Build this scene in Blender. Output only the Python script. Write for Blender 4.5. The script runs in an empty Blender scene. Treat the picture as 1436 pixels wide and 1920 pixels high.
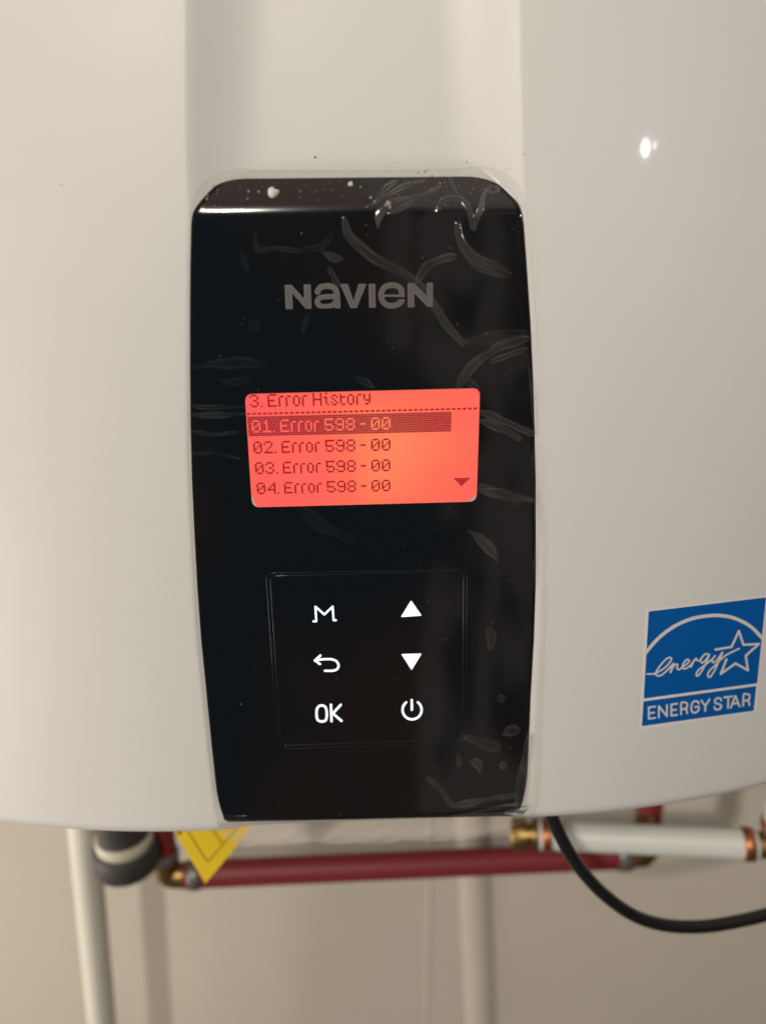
import bpy, math, random
import numpy as np
from mathutils import Matrix, Vector
rng = np.random.default_rng(7)
random.seed(7)
SC = bpy.context.scene
COL = SC.collection

# ------------------------------------------------------------------ camera
W0, H0, FPX = 1436.0, 1920.0, 1409.0          # the photograph's frame and focal length
PITCH, YAW, ROLL = math.radians(17.3), math.radians(2.2), 0.015
CAM = np.array([0.0, -0.27, 1.40])
fwd = np.array([math.sin(YAW)*math.cos(PITCH), math.cos(YAW)*math.cos(PITCH), -math.sin(PITCH)])
r0 = np.array([math.cos(YAW), -math.sin(YAW), 0.0]); u0 = np.cross(r0, fwd)
rgt = r0*math.cos(ROLL) - u0*math.sin(ROLL); up = np.cross(rgt, fwd)
cd = bpy.data.cameras.new('camera'); cam = bpy.data.objects.new('camera', cd); COL.objects.link(cam)
M = Matrix(((rgt[0], up[0], -fwd[0], CAM[0]), (rgt[1], up[1], -fwd[1], CAM[1]), (rgt[2], up[2], -fwd[2], CAM[2]), (0, 0, 0, 1)))
cam.matrix_world = M
cd.sensor_fit = 'HORIZONTAL'; cd.sensor_width = 36.0; cd.lens = 36.0*FPX/W0
cd.clip_start = 0.01; cd.clip_end = 50
cd.dof.use_dof = True; cd.dof.focus_distance = 0.285; cd.dof.aperture_fstop = 36.0*FPX/W0/1000/0.0060
SC.camera = cam

# ------------------------------------------------------------------ world and lamps (indoors: painted surround, bulb and added fills)
def world():
    """a dim room behind the photographer: pale ceiling, brown floor, one paler strip of wall to the right"""
    w = bpy.data.worlds.new('World'); SC.world = w; w.use_nodes = True
    nt = w.node_tree; nt.nodes.clear(); N = nt.nodes.new; L = nt.links.new
    out = N('ShaderNodeOutputWorld'); bg = N('ShaderNodeBackground'); L(bg.outputs[0], out.inputs[0])
    tc = N('ShaderNodeTexCoord'); no = N('ShaderNodeTexNoise'); no.inputs['Scale'].default_value = 2.2; no.inputs['Detail'].default_value = 2
    L(tc.outputs['Generated'], no.inputs['Vector'])
    sep = N('ShaderNodeSeparateXYZ'); L(tc.outputs['Generated'], sep.inputs[0])
    def math_(op, a, b=None, c=None, clamp=False):
        n = N('ShaderNodeMath'); n.operation = op; n.use_clamp = clamp
        for i, v in enumerate((a, b, c)):
            if v is None: continue
            if isinstance(v, (int, float)): n.inputs[i].default_value = v
            else: L(v, n.inputs[i])
        return n.outputs[0]
    def smooth(v, a, b):
        n = N('ShaderNodeMapRange'); n.interpolation_type = 'SMOOTHSTEP'; L(v, n.inputs[0]); n.inputs[1].default_value = a; n.inputs[2].default_value = b; return n.outputs[0]
    r = N('ShaderNodeValToRGB'); mp = N('ShaderNodeMapRange'); mp.inputs[1].default_value = -1; mp.inputs[2].default_value = 1
    L(sep.outputs['Z'], mp.inputs[0]); L(mp.outputs[0], r.inputs[0]); e = r.color_ramp.elements
    e[0].position = 0.0; e[0].color = (0.22, 0.19, 0.16, 1); e[1].position = 1.0; e[1].color = (1.9, 1.6, 1.3, 1)
    for p, c in ((0.34, (0.16, 0.14, 0.13)), (0.56, (0.17, 0.15, 0.14)), (0.72, (0.45, 0.38, 0.32))):
        q = e.new(p); q.color = (*c, 1)
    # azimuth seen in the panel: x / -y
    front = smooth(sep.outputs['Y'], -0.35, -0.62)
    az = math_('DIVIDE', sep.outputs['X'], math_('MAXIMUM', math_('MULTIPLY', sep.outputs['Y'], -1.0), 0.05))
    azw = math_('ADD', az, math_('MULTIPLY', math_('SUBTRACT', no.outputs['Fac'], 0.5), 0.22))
    # bluish and brown patches painted straight ahead, to reflect in the panel
    refl_patch = math_('MULTIPLY', smooth(azw, -0.62, -0.40), smooth(azw, 0.17, 0.13)); refl_patch = math_('MULTIPLY', refl_patch, front)
    refl_strip = math_('MULTIPLY', math_('MULTIPLY', smooth(azw, 0.12, 0.145), smooth(azw, 0.38, 0.33)), front)  # pale band painted into the surround for the panel to mirror
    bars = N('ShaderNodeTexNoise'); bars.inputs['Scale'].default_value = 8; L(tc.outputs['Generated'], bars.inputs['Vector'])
    refl_strip = math_('MULTIPLY', refl_strip, smooth(bars.outputs['Fac'], 0.42, 0.54))
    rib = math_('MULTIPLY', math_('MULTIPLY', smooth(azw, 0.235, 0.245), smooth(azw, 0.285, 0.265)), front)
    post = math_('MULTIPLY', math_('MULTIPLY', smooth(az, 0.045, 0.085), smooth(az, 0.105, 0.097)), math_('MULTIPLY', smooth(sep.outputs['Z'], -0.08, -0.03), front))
    refl_strip = math_('MAXIMUM', math_('MAXIMUM', refl_strip, math_('MULTIPLY', rib, 1.0)), math_('MULTIPLY', post, 1.2), clamp=True)
    m1 = N('ShaderNodeMix'); m1.data_type = 'RGBA'; L(refl_patch, m1.inputs[0]); L(r.outputs[0], m1.inputs[6])
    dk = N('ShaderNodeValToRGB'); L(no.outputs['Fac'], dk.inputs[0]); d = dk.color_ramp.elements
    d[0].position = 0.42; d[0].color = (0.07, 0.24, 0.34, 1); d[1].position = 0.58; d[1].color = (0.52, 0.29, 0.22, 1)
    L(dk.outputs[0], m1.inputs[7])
    m2 = N('ShaderNodeMix'); m2.data_type = 'RGBA'; L(refl_strip, m2.inputs[0]); L(m1.outputs[2], m2.inputs[6]); m2.inputs[7].default_value = (1.15, 1.03, 0.90, 1)
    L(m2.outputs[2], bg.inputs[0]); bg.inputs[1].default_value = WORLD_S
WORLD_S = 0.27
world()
def point(name, loc, power, col, rad):
    l = bpy.data.lights.new(name, 'POINT'); l.energy = power; l.color = col; l.shadow_soft_size = rad
    o = bpy.data.objects.new(name, l); o.location = loc; COL.objects.link(o); return o
def area(name, loc, target, power, col, sx, sy):
    l = bpy.data.lights.new(name, 'AREA'); l.energy = power; l.color = col; l.shape = 'RECTANGLE'; l.size = sx; l.size_y = sy
    o = bpy.data.objects.new(name, l); o.location = loc
    o.rotation_euler = (Vector(target)-Vector(loc)).to_track_quat('-Z', 'Y').to_euler(); COL.objects.link(o); return o
key_lamp = point('ceiling_bulb', (-0.40, -1.5, 2.30), 76, (1.0, 0.915, 0.825), 0.05)
low_fill = point('low_fill', (-1.20, -0.85, 0.72), 5.5, (1.0, 0.91, 0.83), 0.30)  # added fill to brighten the lower left of cover and wall, no known source
side_fill = area('side_fill', (-1.2, -0.2, 0.90), (0, 0.1, 1.2), 10.3, (1.0, 0.915, 0.825), 0.5, 0.5)  # added fill grazing the wall from the left, no known source
SC.view_settings.view_transform = 'Standard'; SC.view_settings.look = 'None'
SC.view_settings.exposure = 0.0; SC.view_settings.gamma = 1.0

# ------------------------------------------------------------------ projection helpers
def ray(px, py):
    px = np.asarray(px, float); py = np.asarray(py, float)
    a = (px-W0/2)/FPX; b = (H0/2-py)/FPX
    return fwd + a[..., None]*rgt + b[..., None]*up
def on_plane_y(px, py, y):
    d = ray(px, py); t = (y-CAM[1])/d[..., 1]
    return CAM + d*t[..., None]
def at_depth(px, py, Z):
    return CAM + ray(px, py)*np.asarray(Z, float)[..., None]
def on_surf(px, py, F, n=14):
    y = np.zeros(np.shape(px))
    for _ in range(n):
        p = on_plane_y(px, py, y); y = 0.5*y + 0.5*F(p[..., 0], p[..., 2])
    return on_plane_y(px, py, y)

# ------------------------------------------------------------------ materials
def mat(name, base=(0.5, 0.5, 0.5), rough=0.5, metal=0.0, coat=0.0, coat_r=0.05, spec=0.5, emit=None, es=0.0,
        bump=None, var=None, emix=None):
    m = bpy.data.materials.new(name); m.use_nodes = True; nt = m.node_tree; N = nt.nodes.new; L = nt.links.new
    b = nt.nodes['Principled BSDF']
    b.inputs['Base Color'].default_value = (*base, 1); b.inputs['Roughness'].default_value = rough
    b.inputs['Metallic'].default_value = metal; b.inputs['Coat Weight'].default_value = coat
    b.inputs['Coat Roughness'].default_value = coat_r; b.inputs['Specular IOR Level'].default_value = spec
    tc = N('ShaderNodeTexCoord')
    if emit:
        b.inputs['Emission Color'].default_value = (*emit, 1); b.inputs['Emission Strength'].default_value = es
    if var:       # (scale, amount) gentle colour variation
        no = N('ShaderNodeTexNoise'); no.inputs['Scale'].default_value = var[0]; no.inputs['Detail'].default_value = 5
        L(tc.outputs['Object'], no.inputs['Vector'])
        mx = N('ShaderNodeMix'); mx.data_type = 'RGBA'
        mx.inputs[6].default_value = (*[c*(1-var[1]) for c in base], 1); mx.inputs[7].default_value = (*[min(1, c*(1+var[1])) for c in base], 1)
        L(no.outputs['Fac'], mx.inputs[0]); L(mx.outputs[2], b.inputs['Base Color'])
        mr = N('ShaderNodeMapRange'); mr.inputs[3].default_value = rough*0.85; mr.inputs[4].default_value = min(1, rough*1.2)
        L(no.outputs['Fac'], mr.inputs[0]); L(mr.outputs[0], b.inputs['Roughness'])
    if bump:      # (scale, strength, distance)
        no = N('ShaderNodeTexNoise'); no.inputs['Scale'].default_value = bump[0]; no.inputs['Detail'].default_value = 3
        L(tc.outputs['Object'], no.inputs['Vector']); bp = N('ShaderNodeBump')
        bp.inputs['Strength'].default_value = bump[1]; bp.inputs['Distance'].default_value = bump[2]
        L(no.outputs['Fac'], bp.inputs['Height']); L(bp.outputs[0], b.inputs['Normal'])
    return m
m_cover = mat('white_enamel', (0.765, 0.752, 0.715), 0.45, coat=0.12, coat_r=0.06, bump=(420, 0.20, 0.0001), var=(60, 0.012))
m_case = mat('casing_steel', (0.42, 0.41, 0.40), 0.5)
m_black = mat('black_gloss', (0.0055, 0.0055, 0.007), 0.06, spec=0.5, bump=(25, 0.05, 0.002))
m_letter = mat('silver_print', (0.27, 0.26, 0.24), 0.35, metal=0.2)
m_letter_in = mat('silver_print_fill', (0.16, 0.15, 0.14), 0.35, metal=0.2)
m_icon = mat('lit_symbol', (0.8, 0.8, 0.8), 0.5, emit=(0.74, 0.87, 1.0), es=1.2)
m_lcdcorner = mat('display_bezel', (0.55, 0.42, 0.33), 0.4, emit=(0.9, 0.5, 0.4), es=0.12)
m_dot = mat('display_dot', (0.02, 0.0, 0.0), 0.3, emit=(0.36, 0.003, 0.012), es=1.0)
m_bar = mat('display_bar_dot', (0.02, 0.0, 0.0), 0.3, emit=(0.24, 0.002, 0.016), es=1.0)
m_ridge = mat('key_edge', (0.02, 0.02, 0.02), 0.12)
m_blue = mat('blue_print', (0.002, 0.105, 0.40), 0.4, spec=0.2, var=(300, 0.04))
m_backing = mat('sticker_white', (0.86, 0.84, 0.78), 0.4)
m_sprint = mat('sticker_print_white', (0.74, 0.72, 0.67), 0.4)
m_wall = mat('painted_wall', (0.615, 0.553, 0.462), 0.85, bump=(260, 0.25, 0.001), var=(9, 0.06))
m_red = mat('red_plastic_pipe', (0.21, 0.018, 0.022), 0.52, var=(40, 0.1))
m_white_pipe = mat('cream_plastic_pipe', (0.74, 0.72, 0.61), 0.4, var=(30, 0.05))
m_white_pex = mat('white_plastic_pipe', (0.66, 0.67, 0.63), 0.38, var=(30, 0.05))
m_copper = mat('copper_ring', (0.50, 0.18, 0.08), 0.42, metal=1.0, var=(90, 0.25))
m_brass = mat('brass', (0.33, 0.215, 0.075), 0.42, metal=1.0, var=(80, 0.2))
m_steel = mat('crimp_steel', (0.20, 0.20, 0.19), 0.4, metal=0.6)
m_rubber = mat('dark_rubber', (0.045, 0.042, 0.036), 0.55, var=(60, 0.2))
m_gasket = mat('cream_gasket', (0.60, 0.55, 0.43), 0.55)
m_cable = mat('black_cable_sheath', (0.010, 0.010, 0.010), 0.36)
m_yellow = mat('yellow_tag', (0.80, 0.56, 0.02), 0.5, var=(50, 0.04))
m_ink = mat('black_ink', (0.16, 0.10, 0.02), 0.5)
m_speck = mat('plaster', (0.74, 0.69, 0.60), 0.8)
m_dark_speck = mat('dark_grit', (0.13, 0.09, 0.06), 0.8)
m_sawdust = mat('pale_dust', (0.36, 0.31, 0.25), 0.9)

def lcd_material():
    m = bpy.data.materials.new('lit_display'); m.use_nodes = True; nt = m.node_tree; N = nt.nodes.new; L = nt.links.new
    b = nt.nodes['Principled BSDF']; b.inputs['Base Color'].default_value = (0.05, 0.02, 0.02, 1); b.inputs['Roughness'].default_value = 0.3
    tc = N('ShaderNodeTexCoord'); no = N('ShaderNodeTexNoise'); no.inputs['Scale'].default_value = 26; no.inputs['Detail'].default_value = 1.0
    L(tc.outputs['Object'], no.inputs['Vector'])
    at = N('ShaderNodeAttribute'); at.attribute_name = 'glow'; ad = N('ShaderNodeMath'); ad.operation = 'MULTIPLY_ADD'
    L(no.outputs['Fac'], ad.inputs[0]); ad.inputs[1].default_value = 0.55; L(at.outputs['Fac'], ad.inputs[2])
    r = N('ShaderNodeValToRGB'); L(ad.outputs[0], r.inputs[0]); e = r.color_ramp.elements
    e[0].position = 0.22; e[0].color = (0.98, 0.105, 0.092, 1); e[1].position = 1.0; e[1].color = (1.0, 0.29, 0.11, 1)
    q = e.new(0.55); q.color = (1.0, 0.15, 0.085, 1)
    L(r.outputs[0], b.inputs['Emission Color']); b.inputs['Emission Strength'].default_value = 1.0
    return m
m_lcd = lcd_material()

def film_material():
    m = bpy.data.materials.new('clear_film'); m.use_nodes = True; nt = m.node_tree; nt.nodes.clear(); N = nt.nodes.new; L = nt.links.new
    out = N('ShaderNodeOutputMaterial'); tr = N('ShaderNodeBsdfTransparent'); tr.inputs[0].default_value = (0.975, 0.97, 0.965, 1)
    gl = N('ShaderNodeBsdfGlossy'); gl.inputs['Roughness'].default_value = 0.15; gl.inputs[0].default_value = (1, 1, 1, 1)
    df = N('ShaderNodeBsdfDiffuse'); df.inputs[0].default_value = (0.72, 0.69, 0.62, 1)
    lw = N('ShaderNodeFresnel'); lw.inputs[0].default_value = 1.38
    at = N('ShaderNodeAttribute'); at.attribute_name = 'lift'
    ed = N('ShaderNodeAttribute'); ed.attribute_name = 'cut'
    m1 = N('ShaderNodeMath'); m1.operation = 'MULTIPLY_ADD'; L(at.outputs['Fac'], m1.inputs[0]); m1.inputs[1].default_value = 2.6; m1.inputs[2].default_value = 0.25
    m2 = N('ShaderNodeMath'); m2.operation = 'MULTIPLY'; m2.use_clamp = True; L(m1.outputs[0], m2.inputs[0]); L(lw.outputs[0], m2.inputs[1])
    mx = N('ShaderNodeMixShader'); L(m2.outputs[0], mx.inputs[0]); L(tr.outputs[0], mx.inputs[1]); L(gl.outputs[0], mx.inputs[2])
    # scatter: tiny on the sheet, a little more where it is lifted and along cut edges
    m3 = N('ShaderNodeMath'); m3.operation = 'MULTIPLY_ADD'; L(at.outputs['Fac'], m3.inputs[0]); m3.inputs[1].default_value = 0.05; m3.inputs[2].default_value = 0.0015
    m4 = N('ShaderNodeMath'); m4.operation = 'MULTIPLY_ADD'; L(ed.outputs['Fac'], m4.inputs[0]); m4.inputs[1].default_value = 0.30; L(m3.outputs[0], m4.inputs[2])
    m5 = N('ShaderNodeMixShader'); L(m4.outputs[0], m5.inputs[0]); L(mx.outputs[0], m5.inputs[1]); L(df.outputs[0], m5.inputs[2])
    L(m5.outputs[0], out.inputs[0]); return m
m_film = film_material()

# ------------------------------------------------------------------ object helpers
def tag(o, label=None, cat=None, group=None, kind=None):
    for k, v in (('label', label), ('category', cat), ('group', group), ('kind', kind)):
        if v: o[k] = v
    return o
def empty(name, loc, label, cat, group=None):
    o = bpy.data.objects.new(name, None); o.location = loc; o.empty_display_size = 0.02; COL.objects.link(o)
    return tag(o, label, cat, group)
def mesh_obj(name, verts, faces, m, parent=None, smooth=False, attrs=None):
    me = bpy.data.meshes.new(name); V = np.asarray(verts, float).reshape(-1, 3)
    ctr = V.mean(axis=0) if parent is None else np.zeros(3)
    me.from_pydata((V-ctr).tolist(), [], faces if isinstance(faces, list) else faces.tolist())
    if attrs:
        for k, a in attrs.items():
            at = me.attributes.new(k, 'FLOAT', 'POINT'); at.data.foreach_set('value', np.asarray(a, float))
    me.materials.append(m)
    if smooth: me.polygons.foreach_set('use_smooth', [True]*len(me.polygons))
    me.update()
    o = bpy.data.objects.new(name, me); COL.objects.link(o); o.location = ctr
    if parent:
        o.parent = parent; o.matrix_parent_inverse = Matrix.Translation(parent_world(parent)).inverted(); o.location = (0, 0, 0)
    return o
def parent_world(p):
    v = Vector((0, 0, 0))
    # every part lies at its parent's inverse so its coordinates are world coordinates
    if p.parent is None: return Vector(p.location)
    return v
def grid_faces(nr, nc, flip=False):
    i = np.arange(nr-1)[:, None]*nc + np.arange(nc-1)[None, :]
    f = np.stack([i, i+1, i+nc+1, i+nc], -1).reshape(-1, 4)
    return f[:, ::-1] if flip else f
def catmull(P, n=8, closed=False):
    P = np.asarray(P, float); out = []
    m = len(P)
    for i in range(m if closed else m-1):
        p0 = P[(i-1) % m] if closed or i > 0 else 2*P[0]-P[1]
        p1 = P[i]; p2 = P[(i+1) % m]
        p3 = P[(i+2) % m] if closed or i+2 < m else 2*P[-1]-P[-2]
        for k in range(n):
            t = k/n
            out.append(0.5*((2*p1)+(-p0+p2)*t+(2*p0-5*p1+4*p2-p3)*t*t+(-p0+3*p1-3*p2+p3)*t**3))
    if not closed: out.append(P[-1])
    return np.array(out)
def tube(name, pts, rad, m, parent=None, seg=32, closed=False, caps=True):
    P = np.asarray(pts, float); n = len(P); R = np.full(n, rad) if np.isscalar(rad) else np.asarray(rad, float)
    T = np.roll(P, -1, 0)-np.roll(P, 1, 0)
    if not closed: T[0] = P[1]-P[0]; T[-1] = P[-1]-P[-2]
    for i in range(n):                                    # repeated points (steps in radius) take the next direction
        if np.linalg.norm(T[i]) < 1e-9: T[i] = T[i-1]
    T /= np.linalg.norm(T, axis=1)[:, None]
    ref = np.array([0, 0, 1.0]) if abs(T[0][2]) < 0.9 else np.array([0, 1.0, 0])
    a = np.cross(T[0], ref); a /= np.linalg.norm(a); V = []
    th = np.linspace(0, 2*math.pi, seg, endpoint=False)
    for i in range(n):
        a = a - T[i]*a.dot(T[i]); a /= np.linalg.norm(a); b = np.cross(T[i], a)
        V.append(P[i] + R[i]*(np.cos(th)[:, None]*a + np.sin(th)[:, None]*b))
    V = np.concatenate(V); F = []
    for i in range(n if closed else n-1):
        for j in range(seg):
            k = (j+1) % seg; i2 = (i+1) % n
            F.append((i*seg+j, i*seg+k, i2*seg+k, i2*seg+j))
    if caps and not closed:
        F.append(tuple(range(seg))[::-1]); F.append(tuple((n-1)*seg+j for j in range(seg)))
    o = mesh_obj(name, V, F, m, parent, smooth=True)
    try: o.data.set_sharp_from_angle(angle=math.radians(50))
    except Exception: pass
    return o
def turned(name, p0, p1, prof, m, parent=None, seg=40):
    """A round piece along p0->p1: prof = [(position 0..1, radius), ...]"""
    p0 = np.asarray(p0, float); p1 = np.asarray(p1, float)
    return tube(name, [p0+(p1-p0)*t + (p1-p0)*1e-5*i for i, (t, r) in enumerate(prof)], [r for t, r in prof], m, parent, seg)

# ------------------------------------------------------------------ flat shapes from distance fields
def d_seg(X, Y, a, b):
    ax, ay = a; bx, by = b; dx, dy = bx-ax, by-ay; L = dx*dx+dy*dy+1e-12
    t = np.clip(((X-ax)*dx+(Y-ay)*dy)/L, 0, 1)
    return np.hypot(X-ax-t*dx, Y-ay-t*dy)
def sd_stroke(X, Y, pts, w, closed=False):
    d = np.full(X.shape, 1e9); n = len(pts)
    for i in range(n if closed else n-1): d = np.minimum(d, d_seg(X, Y, pts[i], pts[(i+1) % n]))
    return d - w/2
def sd_poly(X, Y, pts):
    d = np.full(X.shape, 1e9); ins = np.zeros(X.shape, bool); n = len(pts)
    for i in range(n):
        a, b = pts[i], pts[(i+1) % n]; d = np.minimum(d, d_seg(X, Y, a, b))
        c = ((a[1] > Y) != (b[1] > Y)); with_ = (b[0]-a[0])*(Y-a[1])/((b[1]-a[1]) if b[1] != a[1] else 1e-9)+a[0]
        ins ^= c & (X < with_)
    return np.where(ins, -d, d)
def shape_mesh(box, res, sdf, run=12):
    """polygons in photo units (x, y) of the area where sdf < 0"""
    x = np.arange(box[0], box[2]+res, res); y = np.arange(box[1], box[3]+res, res)
    X, Y = np.meshgrid(x, y); D = sdf(X, Y); ins = D < 0
    V = []; F = []
    def addp(ps):
        i = len(V); V.extend(ps); F.append(tuple(range(i, i+len(ps))))
    c = ins[:-1, :-1].astype(int)+ins[:-1, 1:]+ins[1:, 1:]+ins[1:, :-1]
    for j in range(c.shape[0]):
        i = 0; row = c[j]
        nz = np.nonzero(row)[0]
        if len(nz) == 0: continue
        i = nz[0]
        while i <= nz[-1]:
            k = row[i]
            if k == 0: i += 1; continue
            if k == 4:
                s = i
                while i <= nz[-1] and row[i] == 4 and i-s < run: i += 1
                addp([(x[s], y[j]), (x[i], y[j]), (x[i], y[j+1]), (x[s], y[j+1])]); continue
            cs = [(x[i], y[j], D[j, i]), (x[i+1], y[j], D[j, i+1]), (x[i+1], y[j+1], D[j+1, i+1]), (x[i], y[j+1], D[j+1, i])]
            ps = []
            for q in range(4):
                a = cs[q]; b = cs[(q+1) % 4]
                if a[2] < 0: ps.append((a[0], a[1]))
                if (a[2] < 0) != (b[2] < 0):
                    t = a[2]/(a[2]-b[2]); ps.append((a[0]+t*(b[0]-a[0]), a[1]+t*(b[1]-a[1])))
            if len(ps) > 2: addp(ps)
            i += 1
    return np.array(V), F
def flat(name, box, res, sdf, surf, off, m, parent, run=12, attr=None):
    V, F = shape_mesh(box, res, sdf, run)
    P = on_surf(V[:, 0], V[:, 1], lambda x, z: surf(x, z)-off)
    o = mesh_obj(name, P, F, m, parent, attrs=({attr[0]: attr[1](V[:, 0], V[:, 1])} if attr else None))
    return o
def Zm(pts, s, ox, oy): return [(ox+a/s, oy+b/s) for a, b in pts]       # enlarged-view units -> photo units
def rounded(pts, r, n=6):
    """rounded corner polygon"""
    out = []; m = len(pts)
    for i in range(m):
        p = np.array(pts[i], float); a = np.array(pts[i-1], float)-p; b = np.array(pts[(i+1) % m], float)-p
        a /= np.linalg.norm(a); b /= np.linalg.norm(b)
        A = p+a*r; B = p+b*r
        for k in range(n+1):
            t = k/n; out.append(tuple((1-t)**2*A+2*t*(1-t)*p+t*t*B))
    return out

# ------------------------------------------------------------------ heater surfaces (depth y as a function of x, z)
def y0(x, z):
    h = np.clip(np.asarray(z, float)-1.355, 0, None); k = 0.045        # leans back gently above the panel
    return np.where(h < k, 0.40*h*h, 0.40*k*k+0.8*k*(h-k))
PL = np.array([(392, 361), (420, 359), (500, 357), (600, 356), (700, 355), (800, 355), (900, 357), (1000, 361), (1100, 366), (1200, 373), (1300, 383), (1400, 393), (1500, 404), (1545, 409)], float)
PR = np.array([(392, 978), (420, 981), (500, 987), (600, 994), (700, 999), (800, 1003), (900, 1006), (1000, 1007), (1100, 1007), (1200, 1004), (1300, 998), (1400, 994), (1500, 989), (1545, 985)], float)
def world_edge(tab):
    p = on_surf(tab[:, 1], tab[:, 0], y0); o = np.argsort(p[:, 2]); return p[o, 2], p[o, 0]
sl = np.array([(-300, 357), (0, 357), (200, 357), (340, 358)], float); sr = np.array([(-300, 962), (0, 965), (150, 968), (340, 975)], float)
zL, xL = world_edge(np.concatenate([sl, PL - [0, 1.5]])); zR, xR = world_edge(np.concatenate([sr, PR + [0, 2.5]]))
def xl_of(z): return np.interp(z, zL, xL)
def xr_of(z): return np.interp(z, zR, xR)
ZB = float(on_surf(np.array(300.), np.array(1576.), y0)[2])       # lower edge of the cover
XC = float((xL[0]+xR[0])/2); CH_D, CH_W, BR = 0.0066, 0.024, 0.0075
KSIDE = 1.25
Z_FOLD = float(on_surf(np.array(600.), np.array(396.), y0)[2])
Z_PB = float(on_surf(np.array(690.), np.array(1535.), y0)[2])
def softplus(d, s): return s*np.log1p(np.exp(np.clip(d/s, -40, 40)))
def cover_y(x, z):
    x = np.asarray(x, float); z = np.asarray(z, float)
    y = y0(x, z)
    a, b = xl_of(z), xr_of(z)
    out = np.maximum(a-x, x-b)
    y = y + KSIDE*np.clip(out-0.004, 0, None)**2
    up_ = np.clip((z-Z_FOLD)/0.02, 0, 1); d = softplus(np.minimum(x-a, b-x), 0.0011+0.0012*up_)-0.0003-0.0006*up_
    q = np.clip((z-Z_PB)/0.02, 0, 1); dep = 0.0022+(CH_D-0.0022)*q*q*(3-2*q)
    t = np.clip(d/CH_W, 0, 1); y = y + dep*(1-(1-t)**2.2)
    h = np.clip(z-ZB, 0, None)
    q = np.clip(1-h/BR, 0, 1); y = y + BR*(1-np.sqrt(np.clip(1-q*q, 0, 1)))
    return y
def panel_y(x, z):
    z = np.asarray(z, float)
    f = softplus(z-Z_FOLD-0.001, 0.0012)
    y = y0(x, z) - 0.0009 + 0.45*f
    h = np.clip(1-(z-Z_PB+0.0012)/0.003, 0, 1); y = y + 0.0018*h*h
    y = y + 0.35*(np.asarray(x, float)-XC)**2
    return y

# ------------------------------------------------------------------ water heater
heater = empty('water_heater', (XC, 0.15, ZB), 'white wall-hung water heater with glossy black control panel and lit red display', 'water heater')
def build_cover():
    x = np.unique(np.round(np.concatenate([np.linspace(-0.235, 0.225, 150), np.linspace(xL.min()-0.012, xL.max()+0.026, 130), np.linspace(xR.min()-0.026, xR.max()+0.012, 130)])+0, 6))
    z = np.unique(np.round(np.concatenate([ZB+BR*(1-np.cos(np.linspace(0, math.pi/2, 14))), np.linspace(ZB+BR, 1.56, 240), np.linspace(1.56, 1.84, 20)]), 6))
    X, Z = np.meshgrid(x, z); Y = cover_y(X, Z); n = len(z); k = len(x)
    V = np.stack([X, Y, Z], -1)
    # turn back the rim on all four sides
    rim = lambda A, y: np.stack([A[:, 0], np.full(len(A), y), A[:, 2]], -1)
    V = V.reshape(-1, 3); F = grid_faces(n, k).tolist()
    loop = [j for j in range(k)] + [i*k+k-1 for i in range(1, n)] + [(n-1)*k+j for j in range(k-2, -1, -1)] + [i*k for i in range(n-2, 0, -1)]
    base = len(V); B = rim(V[loop], 0.075); V = np.concatenate([V, B]); m = len(loop)
    for i in range(m): F.append((loop[i], base+i, base+(i+1) % m, loop[(i+1) % m]))
    o = mesh_obj('front_cover', V, F, m_cover, heater, smooth=True)
    o.data.set_sharp_from_angle(angle=math.radians(40))
build_cover()
def box(name, lo, hi, m, parent, bev=0.0):
    (x0, y0_, z0), (x1, y1, z1) = lo, hi
    V = [(x0, y0_, z0), (x1, y0_, z0), (x1, y1, z0), (x0, y1, z0), (x0, y0_, z1), (x1, y0_, z1), (x1, y1, z1), (x0, y1, z1)]
    F = [(0, 3, 2, 1), (4, 5, 6, 7), (0, 1, 5, 4), (1, 2, 6, 5), (2, 3, 7, 6), (3, 0, 4, 7)]
    o = mesh_obj(name, V, F, m, parent)
    if bev:
        b = o.modifiers.new('bevel', 'BEVEL'); b.width = bev; b.segments = 3
    return o
WALL_Y = 0.285
box('casing', (-0.225, 0.030, ZB+0.004), (0.215, WALL_Y-0.012, 1.83), m_case, heater, 0.003)

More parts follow.
